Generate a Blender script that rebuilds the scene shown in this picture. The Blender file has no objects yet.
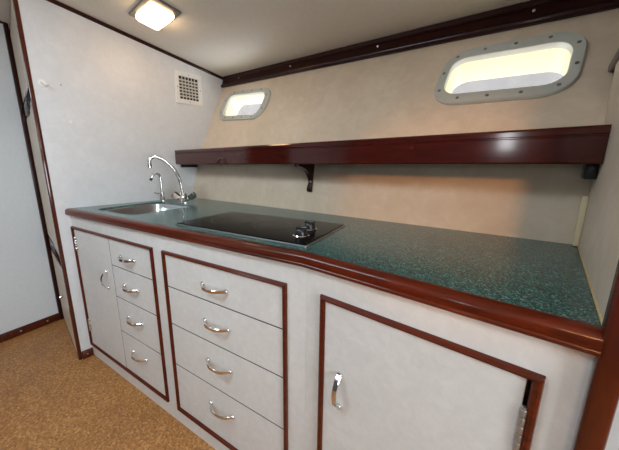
import bpy, bmesh, math, random
from mathutils import Vector as V, Matrix
from math import sin, cos, tan, pi, radians

random.seed(4)
COL = bpy.context.scene.collection

# ------------------------------------------------------------------ measured layout (metres)
CAM = V((1.7553, -0.5719, 1.1174)); FOC = 263.6605
PITCH, ROLL, YAW = 0.1976, -0.0058, -0.5596
SHX, SHY = -22.2748, -6.0155
AL, AB, AR, AK = 0.2101, -0.1335, 0.2192, -0.1561      # plan angles: bulkheads, back wall, right run
KX = 1.4551                                            # kink of the counter front
CT = 0.900                                             # counter height
def lw(y, z=0.0): return V((y * tan(AL), y, z))        # face of left bulkhead
RX, RY = 2.0629, 0.4432
def rw(y, z=0.0): return V((RX + (y - RY) * tan(AR), y, z))
def ceil_z(x, y): return 1.9297 - 0.0866 * x - 0.1406 * y
KD = V((cos(AK), sin(AK), 0)); KN = V((sin(AK), -cos(AK), 0)); K0 = V((KX, 0, 0))
Z = V((0, 0, 1))

# ------------------------------------------------------------------ materials
def nodes(name):
    m = bpy.data.materials.new(name); m.use_nodes = True
    nt = m.node_tree; b = nt.nodes['Principled BSDF']
    return m, nt, b
def srgb(r, g, b):
    f = lambda c: ((c / 255 + .055) / 1.055) ** 2.4 if c > 10 else c / 255 / 12.92
    return (f(r), f(g), f(b), 1)
def tex(nt, kind, scale, stretch=None, **kw):
    tc = nt.nodes.new('ShaderNodeTexCoord'); t = nt.nodes.new(kind)
    t.inputs['Scale'].default_value = scale
    src = tc.outputs['Object']
    if stretch:
        mp = nt.nodes.new('ShaderNodeMapping'); mp.inputs['Scale'].default_value = stretch
        nt.links.new(src, mp.inputs['Vector']); src = mp.outputs['Vector']
    nt.links.new(src, t.inputs['Vector'])
    for k, v in kw.items(): t.inputs[k].default_value = v
    return t
def ramp(nt, src, stops, interp='LINEAR'):
    r = nt.nodes.new('ShaderNodeValToRGB'); r.color_ramp.interpolation = interp
    e = r.color_ramp.elements
    while len(e) < len(stops): e.new(.5)
    for el, (p, c) in zip(e, stops): el.position = p; el.color = c
    nt.links.new(src, r.inputs['Fac']); return r
def plain(name, col, rough=.5, metal=0., coat=0., **kw):
    m, nt, b = nodes(name)
    t = tex(nt, 'ShaderNodeTexNoise', 60, Detail=3.0)
    lo = tuple(c * .97 for c in col[:3]) + (1,); hi = tuple(min(1, c * 1.02) for c in col[:3]) + (1,)
    r = ramp(nt, t.outputs['Fac'], [(.3, lo), (.7, hi)])
    nt.links.new(r.outputs['Color'], b.inputs['Base Color'])
    b.inputs['Roughness'].default_value = rough; b.inputs['Metallic'].default_value = metal
    b.inputs['Coat Weight'].default_value = coat; b.inputs['Coat Roughness'].default_value = .05
    b.inputs['Specular IOR Level'].default_value = kw.get('spec', .5)
    return m
def laminate(name, a, b_, c, rough=.42, fine=26):
    m, nt, b = nodes(name)
    t1 = tex(nt, 'ShaderNodeTexNoise', 5, Detail=6.0, Roughness=.65)
    t2 = tex(nt, 'ShaderNodeTexNoise', fine, Detail=5.0, Roughness=.7, Distortion=.6)
    mx = nt.nodes.new('ShaderNodeMix'); mx.data_type = 'FLOAT'; mx.inputs[0].default_value = .55
    nt.links.new(t1.outputs['Fac'], mx.inputs[2]); nt.links.new(t2.outputs['Fac'], mx.inputs[3])
    r = ramp(nt, mx.outputs[0], [(.36, a), (.5, b_), (.62, c)])
    nt.links.new(r.outputs['Color'], b.inputs['Base Color'])
    b.inputs['Roughness'].default_value = rough
    return m
def wood(name, dark, mid, light, rough=.25, coat=.8, stretch=(6, 60, 60)):
    m, nt, b = nodes(name)
    t = tex(nt, 'ShaderNodeTexNoise', 1.0, stretch, Detail=5.0, Roughness=.6, Distortion=.8)
    r = ramp(nt, t.outputs['Fac'], [(.3, dark), (.52, mid), (.75, light)])
    nt.links.new(r.outputs['Color'], b.inputs['Base Color'])
    b.inputs['Roughness'].default_value = rough
    b.inputs['Coat Weight'].default_value = coat; b.inputs['Coat Roughness'].default_value = .1; b.inputs['Specular IOR Level'].default_value = .15
    return m
def speckle(name, stops, scale, rough, broad=None, coat=0.):
    m, nt, b = nodes(name)
    v = tex(nt, 'ShaderNodeTexVoronoi', scale)
    sp = nt.nodes.new('ShaderNodeSeparateColor'); nt.links.new(v.outputs['Color'], sp.inputs['Color'])
    r = ramp(nt, sp.outputs['Red'], stops)
    out = r.outputs['Color']
    if broad:
        n = tex(nt, 'ShaderNodeTexNoise', broad[0], Detail=4.0)
        rr = ramp(nt, n.outputs['Fac'], [(.35, broad[1]), (.65, broad[2])])
        mx = nt.nodes.new('ShaderNodeMix'); mx.data_type = 'RGBA'; mx.blend_type = 'MULTIPLY'
        mx.inputs[0].default_value = 1
        nt.links.new(out, mx.inputs[6]); nt.links.new(rr.outputs['Color'], mx.inputs[7]); out = mx.outputs[2]
    nt.links.new(out, b.inputs['Base Color'])
    b.inputs['Roughness'].default_value = rough
    b.inputs['Coat Weight'].default_value = coat
    return m

M = {}
M['wall'] = laminate('bulkhead_laminate', srgb(215, 214, 215), srgb(220, 219, 220), srgb(225, 224, 225))
M['face'] = laminate('cabinet_laminate', srgb(214, 211, 207), srgb(220, 217, 213), srgb(226, 223, 219), .38, 40)
M['hull'] = laminate('hull_lining', srgb(217, 197, 172), srgb(224, 204, 180), srgb(231, 213, 190), .42, 18)  # same laminate as the bulkhead, with warm lamplight tinted into its colour
M['partition'] = laminate('partition_laminate', srgb(208, 192, 172), srgb(216, 201, 183), srgb(222, 209, 193), .45, 18)  # beige warmed to stand in for lamp glow on the partition
M['headliner'] = plain('headliner', srgb(234, 230, 222), .6)
M['farwall'] = plain('pale_wall_paint', srgb(222, 226, 228), .5)
M['mahog'] = wood('mahogany', srgb(66, 20, 5), srgb(88, 28, 7), srgb(106, 38, 10), .34, .35)
M['mahog_dark'] = wood('dark_mahogany', srgb(38, 14, 10), srgb(48, 17, 12), srgb(58, 22, 15), .32, .35)
M['shelfwood'] = wood('shelf_mahogany', srgb(58, 15, 9), srgb(70, 20, 12), srgb(82, 27, 15), .16, .7, (4, 40, 40))
M['trimwood'] = wood('varnished_trim', srgb(66, 24, 12), srgb(80, 29, 14), srgb(94, 36, 18), .2, .9, (45, 45, 5))
M['counter'] = speckle('teal_laminate', [(0, srgb(32, 58, 57)), (.3, srgb(46, 80, 78)), (.6, srgb(58, 95, 93)), (.85, srgb(80, 120, 117)), (1, srgb(130, 162, 158))], 460, .2)
M['cork'] = speckle('cork_floor', [(0, srgb(144, 94, 48)), (.4, srgb(170, 115, 62)), (.75, srgb(182, 127, 72)), (1, srgb(204, 152, 96))], 150, .42,
                    (3.5, (.86, .84, .82, 1), (1, 1, 1, 1)))
M['chrome'] = plain('chrome', (.78, .78, .78, 1), .1, 1.)
M['steel'] = plain('brushed_steel', (.62, .63, .64, 1), .28, 1.)
M['darksteel'] = plain('dull_steel', (.30, .28, .26, 1), .4, 1.)
M['hingesteel'] = plain('hinge_steel', (.5, .5, .5, 1), .4, .9)
M['blackglass'] = plain('black_glass', (.006, .006, .006, 1), .2, **{'spec': .12})
M['black'] = plain('black_plastic', (.012, .012, .013, 1), .3)
M['white'] = plain('white_enamel', srgb(238, 234, 228), .4)
M['grille'] = plain('vent_slats', srgb(214, 206, 196), .5)
M['portring'] = plain('grey_painted_flange', srgb(196, 197, 188), .38)
M['liner'] = plain('white_gelcoat', srgb(247, 236, 196), .45)
M['screw'] = plain('screw_head', (.22, .21, .19, 1), .4, .8)
M['cream'] = plain('cream_batten', srgb(226, 206, 166), .5)
M['caulk'] = plain('beige_sealant', srgb(206, 180, 130), .6)
M['dark'] = plain('dark_void', (.01, .009, .008, 1), .9)
M['greypanel'] = plain('dark_grey_panel', srgb(96, 97, 98), .5)
M['backdrop'] = laminate('grey_backdrop', srgb(82, 81, 82), srgb(88, 87, 88), srgb(97, 96, 97), .8, 3)  # tone of the panel added outside the portholes
def glass_mat():
    m, nt, b = nodes('clear_glazing'); nt.nodes.remove(b)
    o = nt.nodes['Material Output']; t = nt.nodes.new('ShaderNodeBsdfTransparent'); g = nt.nodes.new('ShaderNodeBsdfGlossy')
    t.inputs[0].default_value = (.9, .91, .92, 1); g.inputs['Roughness'].default_value = .03
    mv = nt.nodes.new('ShaderNodeLayerWeight'); mv.inputs[0].default_value = .12; f = nt.nodes.new('ShaderNodeMath'); f.operation = 'MULTIPLY'; f.inputs[1].default_value = .35; nt.links.new(mv.outputs['Facing'], f.inputs[0])
    mx = nt.nodes.new('ShaderNodeMixShader')
    nt.links.new(f.outputs[0], mx.inputs[0]); nt.links.new(t.outputs[0], mx.inputs[1]); nt.links.new(g.outputs[0], mx.inputs[2])
    nt.links.new(mx.outputs[0], o.inputs['Surface']); return m
M['glass'] = glass_mat()
def emit(name, col, s):
    m, nt, b = nodes(name)
    b.inputs['Base Color'].default_value = (.9, .88, .82, 1)
    b.inputs['Emission Color'].default_value = col; b.inputs['Emission Strength'].default_value = s
    return m
M['lampglass'] = emit('lit_lamp_glass', (1, .68, .38, 1), 11.5)

# ------------------------------------------------------------------ mesh helpers (all take world coordinates)
class Fr:
    def __init__(s, o, ex, ey, ez): s.o, s.x, s.y, s.z = V(o), V(ex), V(ey), V(ez)
    def __call__(s, a, b, c): return s.o + s.x * a + s.y * b + s.z * c
W = Fr((0, 0, 0), (1, 0, 0), (0, 1, 0), (0, 0, 1))
class MB:
    def __init__(s): s.bm = bmesh.new()
    def hexa(s, P, bev=0, seg=2):
        t = bmesh.new(); v = [t.verts.new(p) for p in P]
        for f in ((0, 3, 2, 1), (4, 5, 6, 7), (0, 1, 5, 4), (1, 2, 6, 5), (2, 3, 7, 6), (3, 0, 4, 7)): t.faces.new([v[i] for i in f])
        return s._add(t, bev, seg)
    def _add(s, t, bev=0, seg=2):
        bmesh.ops.recalc_face_normals(t, faces=t.faces)
        if bev: bmesh.ops.bevel(t, geom=list(t.edges), offset=bev, segments=seg, profile=.5, affect='EDGES')
        me = bpy.data.meshes.new('t'); t.to_mesh(me); t.free(); s.bm.from_mesh(me); bpy.data.meshes.remove(me)
        return s
    def box(s, F, a0, a1, b0, b1, c0, c1, bev=0, seg=2):
        return s.hexa([F(a0, b0, c0), F(a1, b0, c0), F(a1, b1, c0), F(a0, b1, c0), F(a0, b0, c1), F(a1, b0, c1), F(a1, b1, c1), F(a0, b1, c1)], bev, seg)
    def prism(s, bot, top, bev=0, seg=2):
        t = bmesh.new(); n = len(bot)
        b = [t.verts.new(p) for p in bot]; u = [t.verts.new(p) for p in top]
        t.faces.new(b); t.faces.new(u)
        for i in range(n): t.faces.new((b[i], b[(i + 1) % n], u[(i + 1) % n], u[i]))
        return s._add(t, bev, seg)
    def loft(s, rings, closed=False, cap=True):
        t = bmesh.new(); R = [[t.verts.new(p) for p in r] for r in rings]; n = len(rings[0])
        k = len(R); rng = range(k if closed else k - 1)
        for i in rng:
            A, B = R[i], R[(i + 1) % k]
            for j in range(n):
                q = (A[j], A[(j + 1) % n], B[(j + 1) % n], B[j])
                try: t.faces.new(q)
                except ValueError: pass
        if cap and not closed:
            t.faces.new(R[0]); t.faces.new(R[-1])
        return s._add(t)
    def tube(s, path, rad, n=14, flat=None, side=None):
        path = [V(p) for p in path]; rings = []
        rad = rad if isinstance(rad, (list, tuple)) else [rad] * len(path)
        d0 = (path[1] - path[0]).normalized()
        u = V(side).normalized() if side is not None else d0.orthogonal().normalized()
        for i, p in enumerate(path):
            d = (path[min(i + 1, len(path) - 1)] - path[max(i - 1, 0)]).normalized()
            u = (u - d * u.dot(d)).normalized(); w = d.cross(u)
            if flat: hw, ht = flat; rings.append([p + u * a * hw + w * b * ht for a, b in ((1, .55), (.8, 1), (-.8, 1), (-1, .55), (-1, -.55), (-.8, -1), (.8, -1), (1, -.55))])
            else: rings.append([p + (u * cos(2 * pi * k / n) + w * sin(2 * pi * k / n)) * rad[i] for k in range(n)])
        return s.loft(rings)
    def lathe(s, o, ax, prof, n=20):
        o, ax = V(o), V(ax).normalized(); u = ax.orthogonal().normalized(); w = ax.cross(u)
        return s.loft([[o + ax * h + (u * cos(2 * pi * k / n) + w * sin(2 * pi * k / n)) * max(r, 1e-4) for k in range(n)] for r, h in prof])
    def build(s, name, mat, parent=None, smooth=35):
        me = bpy.data.meshes.new(name); o = bpy.data.objects.new(name, me)
        org = V((0, 0, 0))
        if parent is not None:
            org = parent.matrix_basis.translation + (parent.parent.matrix_basis.translation if parent.parent else V((0, 0, 0)))
            o.parent = parent
        bmesh.ops.translate(s.bm, verts=s.bm.verts, vec=-org)
        bmesh.ops.recalc_face_normals(s.bm, faces=s.bm.faces)
        if smooth:
            for f in s.bm.faces: f.smooth = True
            for e in s.bm.edges:
                e.smooth = not (len(e.link_faces) == 2 and e.calc_face_angle(0) > radians(smooth)) and len(e.link_faces) == 2
        s.bm.to_mesh(me); s.bm.free(); me.materials.append(mat); COL.objects.link(o)
        return o
def thing(name, loc, label, cat, group=None):
    o = bpy.data.objects.new(name, None); o.empty_display_size = .05; o.location = loc; COL.objects.link(o)
    return tag(o, label, cat, group)
def tag(o, label, cat, group=None, kind=None):
    o['label'] = label; o['category'] = cat
    if group: o['group'] = group
    if kind: o['kind'] = kind
    return o
def struct(o, label, cat): return tag(o, label, cat, kind='structure')
def rrect(w, h, r, n=7):
    r = min(r, w / 2 - 1e-4, h / 2 - 1e-4); P = []
    for cx, cy, a0 in ((w / 2 - r, h / 2 - r, 0), (-w / 2 + r, h / 2 - r, 90), (-w / 2 + r, -h / 2 + r, 180), (w / 2 - r, -h / 2 + r, 270)):
        for k in range(n):
            th = radians(a0 + 90 * k / (n - 1)); P.append((cx + r * cos(th), cy + r * sin(th)))
    return P

# ------------------------------------------------------------------ the room
m = MB(); m.box(W, -.75, 3.3, -2.3, .95, -.05, 0); struct(m.build('floor', M['cork'], smooth=0), 'golden brown granulated cork floor', 'floor')
m = MB()
P = [V((x, y, ceil_z(x, y))) for x, y in ((-.75, -2.3), (3.3, -2.3), (3.3, .56), (2.119, .74), (.211, 1.03), (-.75, 1.176))]
m.prism(P, [p + Z * .03 for p in P])
struct(m.build('ceiling', M['headliner'], smooth=0), 'plain cream headliner ceiling sloping down towards the portholes', 'ceiling')

EY = -.0675                                                         # free end of the left bulkhead
nL = V((cos(AL), -sin(AL), 0)); dL = V((sin(AL), cos(AL), 0))
FL = Fr((0, 0, 0), dL, nL, Z)                                       # along, out of the wall, up
sE = EY / cos(AL)
m = MB()
P = [FL(sE, -.012, 0), FL(1.12, -.012, 0), FL(1.12, 0, 0), FL(sE, 0, 0)]
m.prism(P, [V((p.x, p.y, ceil_z(p.x, p.y) + .005)) for p in P])
struct(m.build('wall_left', M['wall'], smooth=0), 'white mottled laminate bulkhead behind the sink and taps', 'wall')
# its ceiling trim, free-edge trim and short skirting
m = MB()
a, b = FL(sE, 0, 0), FL(1.03, 0, 0)
sec = lambda p: [V((q.x, q.y, ceil_z(q.x, q.y) - dz)) for q, dz in ((p, 0), (p + nL * .010, 0), (p + nL * .010, .012), (p + nL * .006, .018), (p, .018))]
m.loft([sec(a), sec(b)]); struct(m.build('trim_1', M['mahog_dark']), 'thin dark wooden trim where white bulkhead meets ceiling', 'trim')
m = MB()
m.box(FL, sE - .004, sE + .0135, -.014, .003, 0, ceil_z(0, 0), .003); struct(m.build('trim_2', M['trimwood']), 'glossy mahogany edge strip down the free end of white bulkhead', 'trim')
m = MB(); m.box(FL, sE + .0135, -.001, 0, .011, 0, .05, .002)
o = struct(m.build('baseboard_left', M['trimwood']), 'short mahogany skirting between bulkhead edge strip and sink cabinet', 'baseboard')
m = MB(); m.lathe(FL(sE + .04, .011, .026), nL, [(.004, 0), (.004, .0012), (.0, .0014)], 12); m.build('screw', M['steel'], o)
# far compartment
FX = -.65
m = MB(); m.box(W, FX - .03, FX, -.40, .4, 0, 2.05); m.box(W, FX - .03, FX, -2.3, -1.12, 0, 2.1); m.box(W, FX - .03, FX, -1.12, -.40, 1.88, 2.1); struct(m.build('wall_far', M['farwall'], smooth=0), 'pale bluish white wall past the bulkhead at far left', 'wall')
m = MB(); m.box(W, FX, FX + .012, -.40, .06, 0, .055, .003); o = struct(m.build('baseboard_far', M['trimwood']), 'mahogany skirting along foot of far pale wall', 'baseboard')
m2 = MB(); m2.box(W, FX - .025, FX - .004, -1.118, -.402, .003, 1.878); dr = struct(m2.build('door_1', M['mahog_dark'], smooth=0), 'dark mahogany door in far wall, out of frame', 'door')
m2 = MB(); m2.lathe((FX - .004, -.47, .95), (1, 0, 0), [(.02, 0), (.02, .005), (.009, .008), (.009, .03), (.024, .04), (.02, .055), (0, .058)], 18); m2.build('knob', M['chrome'], dr)
for y in (-.03, -.17, -.32):
    m = MB(); m.lathe((FX + .012, y, .03), (1, 0, 0), [(.005, 0), (.005, .0012), (0, .0014)], 12); m.build('screw', M['steel'], o)
m = MB(); m.box(W, FX, FX + .012, -2.25, .06, ceil_z(FX, 0) - .016, ceil_z(FX, 0) + .03); struct(m.build('trim_3', M['mahog_dark'], smooth=0), 'thin dark trim along top of far pale wall', 'trim')
m = MB(); m.box(W, FX, FX + .018, .040, .062, 0, 1.985, .002); struct(m.build('trim_4', M['mahog_dark']), 'dark upright trim in corner between far pale wall and locker', 'trim')

# tall locker beyond the bulkhead
A0 = V((-.632, .061, 0)); B0 = V((-.035, -.066, 0)); dK = (B0 - A0).normalized(); nK = V((dK.y, -dK.x, 0)); LK = (B0 - A0).length
FK = Fr(A0, dK, nK, Z)
lk = thing('locker', tuple(A0), 'tall narrow cream locker with brown frames beyond the bulkhead edge', 'locker')
m = MB(); P = [FK(0, -.022, 0), FK(LK, -.022, 0), V((-.035, .38, 0)), V((-.632, .38, 0))]
m.prism(P, [V((p.x, p.y, 1.93)) for p in P]); m.build('body', M['mahog_dark'], lk, 0)
for nm, z0, z1 in (('lower_door', .0, .57), ('upper_door', .64, 1.44), ('top_panel', 1.50, 1.93)):
    m = MB(); m.box(FK, .012, LK - .02, -.021, .0, z0 + .02, z1 - .02); d = m.build(nm, M['partition'], lk, 0)
    m = MB()
    for (p0, p1, q0, q1) in ((0, .012, z0, z1), (LK - .02, LK, z0, z1), (.012, LK - .02, z0, z0 + .02), (.012, LK - .02, z1 - .02, z1)): m.box(FK, p0, p1, -.02, .0008, q0, q1)
    m.build('door_frame', M['trimwood'], d)
    if nm == 'lower_door':
        m = MB(); m.lathe(FK(LK - .33, 0, .28), nK, [(.008, 0), (.006, .006), (.013, .010), (.012, .016), (0, .018)], 16); m.build('knob', M['chrome'], d)
    if nm == 'upper_door':
        m = MB(); m.box(FK, LK - .36, LK - .2, 0, .010, 1.41, 1.475, .003); m.build('latch', M['black'], d)

# hull side: ruled surface, three heights, leaning out more towards the left
ROWS = [(V((.1425, .676, .87)), V((2.061, .4432, .87))), (V((.165, .775, 1.22)), V((2.063, .446, 1.22))), (V((.211, .989, 1.698)), V((2.119, .700, 1.570)))]
ext = [a + (a - b) * .16 for a, b in ((ROWS[2][0], ROWS[1][0]), (ROWS[2][1], ROWS[1][1]))]
ROWS.append(tuple(ext)); ROWS.insert(0, tuple(p - Z * .87 for p in ROWS[0]))
def hull(u, t, rows=None):                                          # upper panel: t 0 at shelf, 1 at beam
    (a, b), (c, d) = ROWS[2], ROWS[3]
    return (a.lerp(b, u)).lerp(c.lerp(d, u), t)
def hull_low(u, t):
    (a, b), (c, d) = ROWS[1], ROWS[2]
    return (a.lerp(b, u)).lerp(c.lerp(d, u), t)
def axes(u, t, rot):
    e1 = (hull(u + .001, t) - hull(u - .001, t)).normalized(); e2 = hull(u, t + .001) - hull(u, t - .001)
    e2 = (e2 - e1 * e1.dot(e2)).normalized()
    a = e1 * cos(rot) + e2 * sin(rot); b = -e1 * sin(rot) + e2 * cos(rot)
    return a, b, a.cross(b)
t = bmesh.new(); US = [-.012 + 1.6 * i / 40 for i in range(41)]; front = []; back = []
for (l, r) in ROWS:
    front.append([t.verts.new(l.lerp(r, u)) for u in US]); back.append([t.verts.new(l.lerp(r, u) + V((.004, .03, -.008))) for u in US])
nr, nu = len(ROWS), len(US)
for i in range(nr - 1):
    for j in range(nu - 1):
        t.faces.new((front[i][j], front[i][j + 1], front[i + 1][j + 1], front[i + 1][j])); t.faces.new((back[i][j], back[i + 1][j], back[i + 1][j + 1], back[i][j + 1]))
for j in range(nu - 1):
    for i in (0, nr - 1): t.faces.new((front[i][j], back[i][j], back[i][j + 1], front[i][j + 1]))
for i in range(nr - 1):
    for j in (0, nu - 1): t.faces.new((front[i][j], front[i + 1][j], back[i + 1][j], back[i][j]))
m = MB(); m._add(t); wb = m.build('wall_back', M['hull'], smooth=25)
struct(wb, 'beige lined hull side holding the two portholes and the shelf', 'wall')

# portholes: outer w,h,r / opening w,h,r
PORTS = [(.168, .655, .487, .228, .095, .383, .160, .05, -.069, 'small slanted porthole near the bulkhead air vent'),
         (.8745, .557, .378, .262, .085, .318, .172, .05, -.037, 'large slanted porthole above the right end of the shelf')]
for k, (u, tt, ow, oh, orr, iw, ih, ir, rot, lab) in enumerate(PORTS):
    c = hull(u, tt); a, b, n = axes(u, tt, rot)                     # n points into the cabin
    F = Fr(c, a, b, n)
    # hole through the lining
    cut = MB(); Q = rrect(iw + .012, ih + .012, ir + .006)
    cut.prism([F(x, y, -.10) for x, y in Q], [F(x, y, .06) for x, y in Q]); co = cut.build('cutter', M['dark'], smooth=0)
    md = wb.modifiers.new('b', 'BOOLEAN'); md.object = co; md.operation = 'DIFFERENCE'; md.solver = 'EXACT'
    bpy.context.view_layer.update()
    me = bpy.data.meshes.new_from_object(wb.evaluated_get(bpy.context.evaluated_depsgraph_get())); wb.modifiers.clear(); wb.data = me
    bpy.data.objects.remove(co)
    root = bpy.data.objects.new('window_%d' % (k + 1), None); root.location = c; COL.objects.link(root)
    struct(root, lab, 'porthole')
    m = MB()                                                        # flat flange with rolled edges
    prof = [(ow, oh, orr, -.002), (ow, oh, orr, .006), (ow - .008, oh - .008, orr - .004, .011), (iw + .012, ih + .012, ir + .006, .011), (iw + .002, ih + .002, ir + .001, .008), (iw, ih, ir, .0), (iw, ih, ir, -.012), (iw + .008, ih + .008, ir + .004, -.012)]
    m.loft([[F(x, y, h) for x, y in rrect(w, hh, r)] for w, hh, r, h in prof], closed=True); m.build('flange', M['portring'], root)
    DEP = .105
    m = MB(); m.loft([[F(x, y, h) for x, y in rrect(w, hh, r)] for w, hh, r, h in ((iw + .008, ih + .008, ir + .004, -.011), (iw + .008, ih + .008, ir + .004, -DEP), (iw + .03, ih + .03, ir + .01, -DEP), (iw + .03, ih + .03, ir + .01, -.033), (iw + .011, ih + .011, ir + .004, -.032))], closed=True)
    m.build('liner', M['liner'], root)
    m = MB(); Q = rrect(iw + .02, ih + .02, ir + .006); m.prism([F(x, y, -DEP - .006) for x, y in Q], [F(x, y, -DEP - .0005) for x, y in Q]); m.build('pane', M['glass'], root)
    Q = rrect((ow + iw) / 2 + .002, (oh + ih) / 2 + .002, (orr + ir) / 2 + .004, 24)
    L = [0]; 
    for i in range(len(Q)): L.append(L[-1] + math.dist(Q[i], Q[(i + 1) % len(Q)]))
    N = 12
    for s in range(N):
        d = L[-1] * (s + .35) / N; i = max(j for j in range(len(Q)) if L[j] <= d); f = (d - L[i]) / max(1e-9, L[i + 1] - L[i]); p, q = Q[i], Q[(i + 1) % len(Q)]
        m = MB(); m.lathe(F(p[0] + (q[0] - p[0]) * f, p[1] + (q[1] - p[1]) * f, .011), n, [(.0055, 0), (.005, .0014), (.0015, .0005), (0, .0004)], 10); m.build('screw', M['screw'], root)

# beam under the ceiling edge
d = (ROWS[3][1] - ROWS[3][0]); m = MB(); rings = []
for u in (-.02, .25, .5, .75, 1.0, 1.45):
    p = ROWS[3][0] + d * u; top = p + V((0, .008, .081)); o_ = V((-.13, -.99, 0))
    rings.append([p + V((0, .06, 0)), p + o_ * .012, p + o_ * .016 + Z * .006, p + o_ * .016 + Z * .016, p + o_ * .006 + Z * .024, top + o_ * .004 - Z * .028, top + o_ * .012 - Z * .02, top + o_ * .012 + Z * .03, top + V((0, .06, .03))])
m.loft(rings); o = struct(m.build('trim_5', M['mahog_dark']), 'long dark mahogany cornice beam above both portholes', 'beam')
for u in (.1, .345, .62, .9):
    p = ROWS[3][0] + d * u + V((-.13, -.99, 0)) * .0045 + Z * .044
    m = MB(); m.lathe(p, (-.1, -1, 0), [(.004, -.004), (.004, .001), (0, .0014)], 10); m.build('screw', M['steel'], o)

# right partition, its post, cap and batten
eW = V((sin(AR), cos(AR), 0)); eP = V((cos(AR), -sin(AR), 0)); R0 = rw(-.075)
FRW = Fr(R0, eP, eW, Z); LR = (rw(RY + .03) - R0).length
TOPZ = 1.362
m = MB(); m.box(FRW, 0, .02, 0, LR, 0, TOPZ); struct(m.build('wall_right', M['partition'], smooth=0), 'beige half height partition closing right end of counter', 'wall')
m = MB(); m.box(FRW, -.003, .024, -.022, .004, 0, TOPZ + .02, .006, 3); struct(m.build('trim_6', M['trimwood']), 'glossy mahogany post at right end of counter', 'post')
m = MB(); m.box(FRW, -.006, .026, .004, LR + .1, TOPZ - .002, TOPZ + .024, .006, 3); struct(m.build('trim_7', M['mahog_dark']), 'dark mahogany cap on top of right partition', 'trim')
ec = rw(RY - .002, 0)
m = MB(); q = (ec - R0).dot(eW); m.box(FRW, -.012, 0, q - .026, q - .006, CT + .001, 1.036, .003); struct(m.build('trim_8', M['cream']), 'cream wooden batten upright in corner below the shelf', 'batten')
m = MB(); m.box(FRW, -.0022, .0005, .006, q - .028, CT + .0002, CT + .004, .001); struct(m.build('trim_9', M['caulk']), 'beige sealant bead where counter meets right partition', 'sealant')
m = MB(); m.box(Fr(FRW(.0245, -.003, 0), KD, -KN, Z), 0, 1.3, 0, .03, 0, 1.9); struct(m.build('wall_aft', M['farwall'], smooth=0), 'white panel just visible right of the mahogany post', 'wall')
# cabin behind the viewer, with a doorway and a side window for the daylight
m = MB()
for (y0, y1, z0, z1) in ((-2.3, -1.45, 0, 1.75), (-.65, .6, 0, 1.75), (-1.45, -.65, 0, .75), (-1.45, -.65, 1.4, 1.75)): m.box(W, 3.25, 3.29, y0, y1, z0, z1)
struct(m.build('wall_starboard', M['greypanel'], smooth=0), 'grey panelled cabin side with a window opening, behind the viewer', 'wall')
m = MB()
for (x0, x1, z0, z1) in ((-.72, 1.29, 0, 2.25), (1.41, 3.29, 0, 2.1), (1.29, 1.41, 0, 1.26), (1.29, 1.41, 1.46, 2.15)): m.box(W, x0, x1, -2.3, -2.26, z0, z1)
struct(m.build('wall_entrance', M['greypanel'], smooth=0), 'grey panelled cabin end with a small window, behind the viewer', 'wall')
m = MB(); m.box(W, -4, 7, 3.2, 3.3, -.5, 3.0); struct(m.build('outside_backdrop', M['backdrop'], smooth=0), 'plain grey backdrop added outside, seen through the portholes', 'wall')  # panel added outside so the panes show an overcast grey

# ------------------------------------------------------------------ cupboards
F1 = Fr((0, 0, 0), (1, 0, 0), (0, -1, 0), Z)
F3 = Fr(K0, KD, KN, Z)
FZ1, FZ0, CTB = .8022, .0726, .866
ZL = [.790, .656, .493, .305, .086]                                  # drawer joints
def moulding(root, F, a0, a1, name='frame_moulding'):
    prof = [(0, 0), (0, .004), (.002, .009), (.006, .0115), (.010, .010), (.013, .006), (.014, 0)]
    rings = []
    for (sx, sz) in ((0, 0), (1, 0), (1, 1), (0, 1)):
        r = []
        for i, h in prof: r.append(F(a0 + i if sx == 0 else a1 - i, h, FZ0 + i if sz == 0 else FZ1 - i))
        rings.append(r)
    m = MB(); m.loft(rings, closed=True); return m.build(name, M['mahog'], root)
def body(root, F, a0, a1, f0, f1, left=True, right=True, dep=.40):
    m = MB(); i = .010
    m.box(F, a0, f0 + i, -.018, 0, 0, CTB); m.box(F, f1 - i, a1, -.018, 0, 0, CTB)
    m.box(F, f0 + i, f1 - i, -.018, 0, 0, FZ0 + i); m.box(F, f0 + i, f1 - i, -.018, 0, FZ1 - i, CTB)
    if left: m.box(F, a0, a0 + .014, -dep, -.018, 0, CTB)
    if right: m.box(F, a1 - .014, a1, -dep, -.018, 0, CTB)
    return m.build('body', M['face'], root, 0)
def bow_handle(parent, F, a, c, length, vertical=False, out=.026, b0=.0):
    G = Fr(F(a, b0, c), F.z if vertical else F.x, F.y, F.z if not vertical else F.x)
    h = length / 2; path = []
    for k in range(15):
        s = -1 + 2 * k / 14; path.append(G(h * s, out * (1 - abs(s) ** 2.6) + .004, 0))
    m = MB(); m.tube(path, 0, flat=(.0062, .0028), side=G.z)
    for s in (-1, 1): m.lathe(G(h * s * .98, 0, 0), G.y, [(.0085, 0), (.0085, .004), (.006, .0075), (0, .008)], 14)
    return m.build('handle', M['chrome'], parent)
def drawer(root, F, a0, a1, z0, z1, hc, ha, hl=.115):
    m = MB(); m.box(F, a0 + .0014, a1 - .0014, -.016, .001, z0 + .0019, z1 - .0019, .0008, 1); d = m.build('drawer', M['face'], root)
    bow_handle(d, F, ha, hc, hl, b0=.001)
    return d
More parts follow.
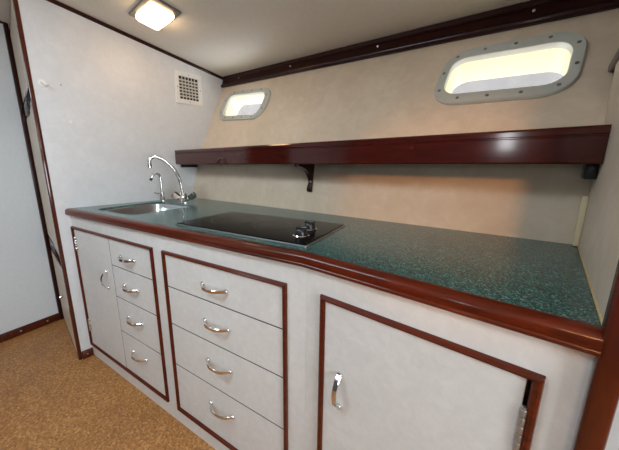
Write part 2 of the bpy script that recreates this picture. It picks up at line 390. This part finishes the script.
def hinge(parent, F, a, z0, z1, r=.005, b=.006, mat='chrome', leaf=.014):
    m = MB(); n = 5; hh = (z1 - z0) / n
    for k in range(n): m.lathe(F(a, b, z0 + k * hh + .0006), Z, [(r * .9, 0), (r, .0008), (r, hh - .002), (r * .9, hh - .0012)], 14)
    m.lathe(F(a, b, z0 - .004), Z, [(.002, 0), (r * .8, .001), (r * .8, .004)], 12); m.lathe(F(a, b, z1), Z, [(r * .8, 0), (r * .8, .003), (.002, .004)], 12)
    m.box(F, a, a + leaf, .0005, .0025, z0, z1, .0006, 1)
    return m.build('hinge', M[mat], parent)

fa0, fa1 = .004, .761
sc = thing('sink_cabinet', (.4, 0, 0), 'cream cabinet under the sink, one door and four short drawers', 'cabinet')
body(sc, F1, -.002, .795, fa0, fa1, left=False)
moulding(sc, F1, fa0, fa1)
m = MB(); m.box(F1, fa0 + .012, .397, -.016, .001, ZL[4] - .001, ZL[0], .0012, 1); d = m.build('door', M['face'], sc)
bow_handle(d, F1, .335, .566, .09, True, .024, b0=.001)
for z0, z1 in ((.667, .742), (.173, .243)): hinge(d, F1, fa0 + .016, z0, z1, .0045, .004)
for i, hc in enumerate((.718, .577, .413, .226)): drawer(sc, F1, .399, fa1 - .012, ZL[i + 1], ZL[i], hc, .556)
m = MB()
for z in ZL[1:4]: m.box(F1, .399, fa1 - .012, -.016, .0005, z - .0019, z + .0019)
m.box(F1, .3968, .4006, -.016, .0005, ZL[4], ZL[0]); m.build('gap_shade_strip', M['dark'], sc, 0)  # dark strips fill the open gaps, painting in the shade between fronts
f2a, f2b = .8276, 1.3956
dc = thing('drawer_cabinet', (1.12, 0, 0), 'cream cabinet with four wide drawers below the cooktop', 'cabinet')
body(dc, F1, .795, KX, f2a, f2b)
moulding(dc, F1, f2a, f2b)
for i, hc in enumerate((.718, .579, .417, .228)): drawer(dc, F1, f2a + .012, f2b - .012, ZL[i + 1], ZL[i], hc, 1.105)
m = MB()
for z in ZL[1:4]: m.box(F1, f2a + .012, f2b - .012, -.016, .0005, z - .0019, z + .0019)
m.build('gap_shade_strip', M['dark'], dc, 0)  # gap shade put in as dark strips here too
s1, s2, sEn = .0471, .4544, .4945
cc = thing('door_cabinet', tuple(K0 + KD * .25), 'cream cabinet with one large hinged door beside the mahogany post', 'cabinet')
body(cc, F3, .0005, .4972, s1, s2)
moulding(cc, F3, s1, s2)
m = MB(); m.box(F3, s1 + .012, s2 - .019, -.016, .001, ZL[4] - .001, ZL[0], .0012, 1); d = m.build('door', M['face'], cc)
bow_handle(d, F3, .109, .558, .095, True, .024, b0=.001)
m = MB(); m.box(F3, s2 - .0185, s2 - .012, -.030, -.016, ZL[4], ZL[0]); m.build('door_jamb', M['mahog_dark'], cc, 0)
for z0, z1 in ((.655, .735), (.14, .22)): hinge(d, F3, s2 - .0165, z0, z1, .0054, .004, 'hingesteel', .004)

# ------------------------------------------------------------------ countertop with its mahogany edge
ct = thing('countertop', (1.0, .3, CT - .034), 'speckled teal countertop with mahogany front edge', 'countertop')
def front_pt(off, s):                                               # s: 0 left, 1 kink, 2 right
    nm = (V((0, -1, 0)) + KN).normalized(); nm = nm / nm.dot(KN)
    if s == 0: return V((0, 0, 0)) + V((tan(AL) * -off - .0003, -off, 0))
    if s == 1: return K0 + nm * off
    t_ = K0 + KN * off; k = (R0 - t_).dot(eP) / KD.dot(eP); return t_ + KD * (k - .0008)
inn = -.009
out_ = [front_pt(inn, 0), front_pt(inn, 1), front_pt(inn, 2), rw(RY - .001) - eP * .0008, V((.1455, .680, 0)) + V((.002, -.0015, 0))]
SK = (.338, .237, .368, .358, .05)                                 # sink cx, cy, w, h, r
hole = [V((SK[0] + x, SK[1] + y, 0)) for x, y in rrect(SK[2], SK[3], SK[4], 8)]
t = bmesh.new(); ed = []
for loop in (out_, hole):
    vs = [t.verts.new(p + Z * CT) for p in loop]; ed += [t.edges.new((vs[i], vs[(i + 1) % len(vs)])) for i in range(len(vs))]
bmesh.ops.triangle_fill(t, use_beauty=True, use_dissolve=False, edges=ed)
g = bmesh.ops.extrude_face_region(t, geom=list(t.faces)); bmesh.ops.translate(t, verts=[e for e in g['geom'] if isinstance(e, bmesh.types.BMVert)], vec=(0, 0, -.012))
m = MB(); m._add(t); m.build('slab', M['counter'], ct, 0)
prof = [(inn + .0002, CT - .0004), (-.005, CT), (.004, CT), (.010, CT - .0012), (.0155, CT - .0045), (.0185, CT - .010), (.0195, CT - .017), (.0197, CT - .0215), (.0185, CT - .0235), (.0205, CT - .0255), (.0208, CT - .029), (.018, CT - .0325), (.012, CT - .0342), (-.002, CT - .0342), (inn + .0002, CT - .034)]
m = MB(); m.loft([[front_pt(o_, s) + Z * z for o_, z in prof] for s in (0, 1, 2)]); er = m.build('edge_rail', M['mahog'], ct, 50)
for s in (.03, .2, .43):
    m = MB(); m.lathe(K0 + KD * s + KN * .0195 + Z * (CT - .018), KN, [(.004, -.002), (.004, .001), (0, .0012)], 12); m.build('plug', M['mahog'], er)

# sink
sk = thing('sink', (SK[0], SK[1], CT - .18), 'stainless steel sink bowl let into the teal counter', 'sink')
rg = lambda w, h, r, z: [V((SK[0] + x, SK[1] + y, z)) for x, y in rrect(w, h, r, 8)]
w, h, r = SK[2], SK[3], SK[4]
m = MB(); m.loft([rg(w + .02, h + .02, r + .01, CT - .0125), rg(w - .004, h - .004, r, CT - .0122), rg(w - .010, h - .010, r, CT - .016), rg(w - .02, h - .02, r, CT - .12), rg(w - .04, h - .04, r, CT - .155), rg(w - .09, h - .09, r * .8, CT - .168), rg(.09, .09, .0445, CT - .171),
               rg(.09, .09, .0445, CT - .173), rg(w - .09, h - .09, r * .8, CT - .171), rg(w - .036, h - .036, r, CT - .157), rg(w - .016, h - .016, r, CT - .12), rg(w + .0, h + .0, r + .002, CT - .02), rg(w + .02, h + .02, r + .01, CT - .0145)], closed=True)
m.build('bowl', M['steel'], sk, 50)
m = MB(); m.lathe((SK[0], SK[1], CT - .176), Z, [(.046, 0), (.048, .006), (.043, .0075), (.038, .004), (.006, .0035), (.006, .007), (0, .008)], 24); m.build('drain', M['chrome'], sk)

# mixer tap
fx = V((.372, .455, CT))
fa = thing('mixer_tap', tuple(fx), 'chrome mixer tap with tall curved spout behind the sink', 'tap')
m = MB(); m.lathe(fx, Z, [(.027, 0), (.027, .004), (.023, .007), (.022, .03), (.024, .036), (.019, .05), (.012, .058), (.0095, .06)], 24); m.build('body', M['chrome'], fa)
pts = [(.366, .446, .95), (.366, .446, .985), (.362, .438, 1.044), (.351, .413, 1.104), (.332, .375, 1.151), (.312, .336, 1.174), (.300, .312, 1.167), (.2955, .303, 1.148), (.295, .302, 1.112)]
def smooth_path(P, n=6):
    P = [V(p) for p in P]; out = []
    for i in range(len(P) - 1):
        p0, p1, p2, p3 = P[max(i - 1, 0)], P[i], P[i + 1], P[min(i + 2, len(P) - 1)]
        for k in range(n):
            t = k / n; out.append(.5 * ((2 * p1) + (p2 - p0) * t + (2 * p0 - 5 * p1 + 4 * p2 - p3) * t * t + (3 * p1 - p0 - 3 * p2 + p3) * t ** 3))
    return out + [P[-1]]
sp = smooth_path(pts); m = MB(); m.tube(sp, [.0102] * (len(sp) - 4) + [.0115] * 4, 14); m.build('spout', M['chrome'], fa)
for s in (-1, 1):
    o_ = fx + V((s * .010, s * .008, .016)); ax = V((s * .62, s * .50, .62)).normalized()
    m = MB(); m.lathe(o_, ax, [(.010, 0), (.010, .018), (.019, .026), (.0225, .058), (.020, .064), (.006, .066), (0, .066)], 8); h_ = m.build('handle', M['chrome'], fa, 20)
    m = MB(); m.lathe(o_ + ax * .0655, ax, [(.014, 0), (.012, .0015), (0, .002)], 14); m.build('cap', M['black'], h_)
# drinking-water tap
tx = V((.152, .452, CT))
tp = thing('water_tap', tuple(tx), 'small chrome swan neck water tap left of the mixer', 'tap')
m = MB(); m.lathe(tx, Z, [(.021, 0), (.021, .004), (.0165, .007), (.0165, .05), (.012, .056), (.006, .058)], 20); m.build('body', M['chrome'], tp)
sp = smooth_path([tx + V(p) for p in ((0, 0, .05), (0, 0, .12), (-.0005, -.001, .155), (-.004, -.012, .174), (-.009, -.028, .176), (-.013, -.041, .163), (-.016, -.052, .145))])
m = MB(); m.tube(sp, .0068, 12); m.build('spout', M['chrome'], tp)
m = MB(); m.lathe(sp[-1], sp[-1] - sp[-2], [(.0068, -.004), (.0085, -.003), (.0085, .012), (.007, .013), (0, .0125)], 14); m.build('nozzle', M['black'], tp)
m = MB(); m.tube([tx + V((0, 0, .045)), tx + V((-.018, -.016, .05)), tx + V((-.034, -.03, .054))], [.006, .0045, .0045], 10); m.build('lever', M['chrome'], tp)

# ------------------------------------------------------------------ cooktop
ca = -.0036; FC = Fr((.871, .0354, CT), (cos(ca), sin(ca), 0), (-sin(ca), cos(ca), 0), Z); CW, CD = .563, .3064
ck = thing('cooktop', tuple(FC(CW / 2, CD / 2, 0)), 'black glass two knob cooktop set into the teal counter', 'cooktop')
m = MB(); m.box(FC, .004, CW - .004, .004, CD - .004, .0045, .0085, .0012); m.build('glass_top', M['blackglass'], ck, 0)
m = MB()
for (a0, a1, b0, b1) in ((0, CW, 0, .006), (0, CW, CD - .006, CD), (0, .006, .006, CD - .006), (CW - .006, CW, .006, CD - .006)): m.box(FC, a0, a1, b0, b1, 0, .0052, .001, 1)
m.build('rim', M['steel'], ck)
for (cx, cy, rr) in ((.15, .155, .085), (.345, .155, .07)):
    m = MB(); o_ = FC(cx, cy, .0085); n = 40
    m.loft([[o_ + V((cos(2 * pi * k / n) * q, sin(2 * pi * k / n) * q, hz)) for k in range(n)] for q, hz in ((rr, -.0005), (rr, .0003), (rr - .002, .0003), (rr - .002, -.0005))], closed=True); m.build('zone_ring', M['grille'] if 0 else plain('zone_print', (.03, .03, .03, 1), .3), ck)
for cx, cy in ((.503, .082), (.487, .170)):
    o_ = FC(cx, cy, .0085)
    m = MB(); m.lathe(o_, Z, [(.024, 0), (.024, .003), (.020, .005), (.0185, .019), (.016, .022), (0, .0225)], 24); kb = m.build('knob', M['black'], ck)
    m = MB(); m.lathe(o_, Z, [(.0242, .0005), (.0255, .0015), (.0242, .0035)], 24); m.build('collar', M['chrome'], kb)
    m = MB(); m.box(Fr(o_, (.8, .6, 0), (-.6, .8, 0), Z), -.0175, .0175, -.004, .004, .021, .029, .002); m.build('grip', M['black'], kb)

# ------------------------------------------------------------------ shelf
SL, SR = lw(.592), rw(.2935); dS = (SR - SL).normalized(); LS = (SR - SL).length; nS = V((dS.y, -dS.x, 0))
FS = Fr(SL, dS, nS, Z)
sh = thing('shelf', tuple(SL + dS * 1.0 + Z * 1.12), 'long glossy dark mahogany shelf with deep front fascia', 'shelf')
zt = lambda s: 1.228 - .0265 * s / LS; zb = lambda s: 1.134 - .016 * s / LS
tl, tr = nS.dot(dL), 0
def fs_end(s, off):                                                 # keep ends flush with the two bulkheads
    p = FS(s, off, 0)
    if s == 0: k = (p - V((0, 0, 0))).dot(nL) / dS.dot(nL); return p - dS * (k - .0006)
    k = (p - R0).dot(eP) / dS.dot(eP); return p - dS * (k + .0006)
def fsec(s):
    a, b = zt(s), zb(s)
    return [fs_end(s, o_) + Z * z for o_, z in ((-.016, b), (-.002, b), (.001, b + .004), (.001, a - .024), (-.0015, a - .022), (-.0015, a - .0195), (.001, a - .0175), (.001, a - .006), (-.002, a - .001), (-.005, a), (-.013, a), (-.016, a - .003))]
m = MB(); m.loft([fsec(0), fsec(LS)]); fs = m.build('fascia', M['shelfwood'], sh, 12)
def hl(u, z, off=0):                                                # point on the lower hull lining at height z
    p = hull_low(u, (z - .87) / .35); return p + V((-.124, -.992, 0)) * off
m = MB()
P = [fs_end(0, -.0163), fs_end(LS, -.0163), hl(1.0, 1.118, .001), hl(0.0, 1.135, .001)]
P[2] = P[2] - eP * .004; P[3] = P[3] + nL * .004
bt = [P[0] + Z * (zb(0) + .004), P[1] + Z * (zb(LS) + .004), V((P[2].x, P[2].y, zb(LS) + .004)), V((P[3].x, P[3].y, zb(0) + .004))]
m.prism(bt, [p + Z * .016 for p in bt]); m.build('board', M['shelfwood'], sh, 0)
# finger pull on the fascia
s0 = (V((.652, .51, 0)) - SL).dot(dS); m = MB()
m.tube([FS(s0 + .036 * cos(q), .001 + .002 * sin(q), zb(s0) + .006 + .024 * sin(q)) for q in [pi * k / 14 for k in range(15)]], .0035, 8); m.build('finger_pull', M['mahog_dark'], fs)
for s in (.56, 1.545): 
    m = MB(); m.lathe(FS(s * LS / 1.95, .001, zt(s) - .035), nS, [(.0045, -.001), (.0045, .001), (0, .0014)], 12); m.build('plug', M['mahog'], fs)
# curved bracket
ub = .535; wp = hl(ub, 1.128); wl = hl(ub, 1.0); ob = V((-.124, -.992, 0)); pl = V((.992, -.124, 0))
zb_ = zb(1.05) + .0035; Q = [wp + V((0, 0, zb_ - wp.z))]
Q = [V((wp.x, wp.y, zb_)) , V((wp.x, wp.y, zb_)) + ob * .135, V((wp.x, wp.y, zb_ - .012)) + ob * .135]
for k in range(1, 9):
    th = pi / 2 * k / 9; Q.append(V((wp.x, wp.y, 0)) + ob * (.022 + .105 * (1 - sin(th))) + Z * (zb_ - .014 - .088 * (1 - cos(th))))
Q += [V((wl.x, wl.y, 1.012)) + ob * .018, V((wl.x, wl.y, .998)) + ob * .014, V((wl.x, wl.y, .994)) + ob * .001]
m = MB(); m.prism([p - pl * .011 for p in Q], [p + pl * .011 for p in Q], .0015, 1); br = m.build('bracket', M['mahog_dark'], sh, 30)
m = MB(); m.lathe(V((wp.x, wp.y, 1.045)) + ob * .035 + pl * .009, pl, [(.0045, 0), (.004, .003), (0, .0034)], 10); m.build('screw', M['steel'], br)
m = MB(); m.box(FL, .622 / cos(AL), .738 / cos(AL), .0008, .02, zb(0) - .020, zb(0) + .0035, .002); m.build('cleat', M['mahog_dark'], sh)
m = MB(); q1 = (rw(.375) - R0).dot(eW); m.box(FRW, -.022, -.0008, q1 - .03, q1 + .06, zb(LS) - .036, zb(LS) + .0035, .003); cl = m.build('cleat', M['black'], sh)
m = MB(); m.lathe(FRW(-.022, q1 - .01, zb(LS) - .014), -eP, [(.004, 0), (.004, .0015), (0, .002)], 10); m.build('screw', M['chrome'], cl)

# ------------------------------------------------------------------ air vent on the bulkhead
vy, vz, vw, vh = .7225 / cos(AL), 1.6395, .1935, .205
FV = Fr(FL(vy, .0, vz), dL, nL, Z)
vt = thing('air_vent', tuple(FV(0, 0, 0)), 'square cream air vent grille high on the white bulkhead', 'vent')
iw, ih = .134, .142
m = MB()
rings = []
for (sx, sz) in ((-1, -1), (1, -1), (1, 1), (-1, 1)): rings.append([FV(sx * (vw / 2 - i), h, sz * (vh / 2 - j)) for i, j, h in ((0, 0, 0), (0, 0, .004), (.004, .004, .008), ((vw - iw) / 2 - .003, (vh - ih) / 2 - .003, .008), ((vw - iw) / 2, (vh - ih) / 2, .005), ((vw - iw) / 2, (vh - ih) / 2, 0))])
m.loft(rings, closed=True); m.build('frame', M['white'], vt)
m = MB(); m.box(FV, -iw / 2, iw / 2, .0003, .001, -ih / 2, ih / 2); m.build('backing', M['dark'], vt, 0)
m = MB()
for k in range(8):
    z = -ih / 2 + ih * k / 7
    if 0 < k < 7: m.hexa([FV(-iw / 2, .0012, z - .007), FV(iw / 2, .0012, z - .007), FV(iw / 2, .007, z), FV(-iw / 2, .007, z), FV(-iw / 2, .0012, z - .005), FV(iw / 2, .0012, z - .005), FV(iw / 2, .007, z + .002), FV(-iw / 2, .007, z + .002)])
for k in range(1, 6):
    a = -iw / 2 + iw * k / 6; m.box(FV, a - .0024, a + .0024, .0012, .006, -ih / 2, ih / 2)
m.build('grille', M['grille'], vt, 0)
for a, c in ((0, .086), (0, -.086), (.081, 0), (-.081, 0)):
    m = MB(); m.lathe(FV(a, .008, c), nL, [(.0035, 0), (.003, .001), (0, .0012)], 10); m.build('screw', M['screw'], vt)

# small marks on the bulkhead
kp = thing('wall_hook', tuple(FL(-.022 / cos(AL), 0, 1.52)), 'small white plastic hook high on the white bulkhead', 'hook')
m = MB(); m.lathe(FL(-.022 / cos(AL), 0, 1.524), nL, [(.017, 0), (.016, .003), (.009, .004), (0, .004)], 20); m.build('base', M['white'], kp)
m = MB(); m.tube([FL(-.024 / cos(AL), .003, 1.527), FL(-.018 / cos(AL), .016, 1.522), FL(-.008 / cos(AL), .02, 1.514), FL(-.002 / cos(AL), .024, 1.518)], .0045, 10); m.build('peg', M['white'], kp)
m = MB(); m.lathe(FL(.049 / cos(AL), .0, 1.53), nL, [(.0032, .0001), (.0032, .0006), (0, .0007)], 12); tag(m.build('screw', M['screw']), 'tiny dark screw head right of the white wall hook', 'screw')
for y, z, w_ in ((.038, 1.357, 'left'), (.064, 1.353, 'right')):
    m = MB(); m.lathe(FL(y / cos(AL), 0, z), nL, [(.0075, .0001), (.0065, .0008), (0, .001)], 14); tag(m.build('filler_patch', M['white']), 'round dab of white filler on bulkhead, %s of the pair below the hook' % w_, 'filler', 'filler dabs on the bulkhead')

# ------------------------------------------------------------------ ceiling lamp
la = -.19; nC = V((.0866, .1406, 1)).normalized()
lx = V((cos(la), sin(la), 0)); lx = (lx - nC * lx.dot(nC)).normalized(); ly = nC.cross(lx)
lc = V((.455, .312, ceil_z(.455, .312)))
FLm = Fr(lc, lx, ly, -nC)
lp = thing('ceiling_lamp', tuple(lc), 'lit rectangular glass lamp on the cream ceiling', 'lamp')
m = MB(); m.box(FLm, -.132, .132, -.0725, .0725, .0004, .010, .002); m.build('base_plate', M['darksteel'], lp)
m = MB(); m.loft([[FLm(x - .006, y + .004, h) for x, y in rrect(w_, d_, r_, 6)] for w_, d_, r_, h in ((.188, .112, .010, .010), (.192, .114, .012, .016), (.188, .110, .013, .025), (.172, .096, .015, .032), (.14, .065, .015, .035))]); m.build('lamp_glass', M['lampglass'], lp, 60)
for s in (-1, 1):
    m = MB(); m.box(FLm, s * .06 - .004, s * .06 + .004, .048, .062, .010, .03, .001, 1); m.build('clip', M['darksteel'], lp)

# ------------------------------------------------------------------ light
def area(name, loc, to, sx, sy, power, col):
    l = bpy.data.lights.new(name, 'AREA'); l.shape = 'RECTANGLE'; l.size, l.size_y = sx, sy; l.energy = power; l.color = col
    o = bpy.data.objects.new(name, l); o.location = loc; o.rotation_euler = (V(to) - V(loc)).to_track_quat('-Z', 'Y').to_euler(); COL.objects.link(o); return o
area('daylight_side_window', (3.24, -1.05, 1.075), (1.2, -.5, .95), .8, .65, 9, (.80, .91, 1.0))
area('daylight_end_window', (1.35, -2.28, 1.36), (1.35, 0, 1.2), .11, .18, .8, (.93, .96, 1.0))
area('cabin_fill_light', (.75, -.95, ceil_z(.75, -.95) - .03), (.75, -.9, 0), .7, .6, 19, (.72, .88, 1.0))  # added fill light for the cabin, not a known lamp
area('aft_fill_light', (2.25, -1.6, ceil_z(2.25, -1.6) - .03), (2.0, .2, .6), .3, .3, 5, (1.0, .88, .74))  # added fill to lift the right end, no fixture known here
sl = bpy.data.lights.new('aft_spot_lamp', 'SPOT'); sl.energy = 36; sl.color = (1, .44, .13); sl.spot_size = radians(21); sl.spot_blend = .5; sl.shadow_soft_size = .09
so = bpy.data.objects.new('aft_spot_lamp', sl); so.location = (1.98, -1.7, 1.70); so.rotation_euler = (V((1.72, .5, .98)) - V(so.location)).to_track_quat('-Z', 'Y').to_euler(); COL.objects.link(so)
wd = bpy.data.worlds.new('sky'); bpy.context.scene.world = wd; wd.use_nodes = True
bg = wd.node_tree.nodes['Background']; bg.inputs[0].default_value = (.97, .98, 1, 1); bg.inputs[1].default_value = 5.0

# ------------------------------------------------------------------ camera
fwd = V((sin(YAW) * cos(PITCH), cos(YAW) * cos(PITCH), -sin(PITCH))); rt = V((cos(YAW), -sin(YAW), 0)); up = rt.cross(fwd)
r2 = rt * cos(ROLL) + up * sin(ROLL); u2 = -rt * sin(ROLL) + up * cos(ROLL)
cd = bpy.data.cameras.new('camera'); cam = bpy.data.objects.new('camera', cd); COL.objects.link(cam)
cam.matrix_world = Matrix(((r2.x, u2.x, -fwd.x, CAM.x), (r2.y, u2.y, -fwd.y, CAM.y), (r2.z, u2.z, -fwd.z, CAM.z), (0, 0, 0, 1)))
cd.sensor_fit = 'HORIZONTAL'; cd.sensor_width = 36; cd.lens = FOC / 619 * 36; cd.clip_start = .02
cd.shift_x = -SHX / 619; cd.shift_y = SHY / 619
sn = bpy.context.scene; sn.camera = cam
vs = sn.view_settings; vs.view_transform = 'Standard'; vs.look = 'None'; vs.exposure = 0.5; vs.gamma = 1; vs.use_curve_mapping = False
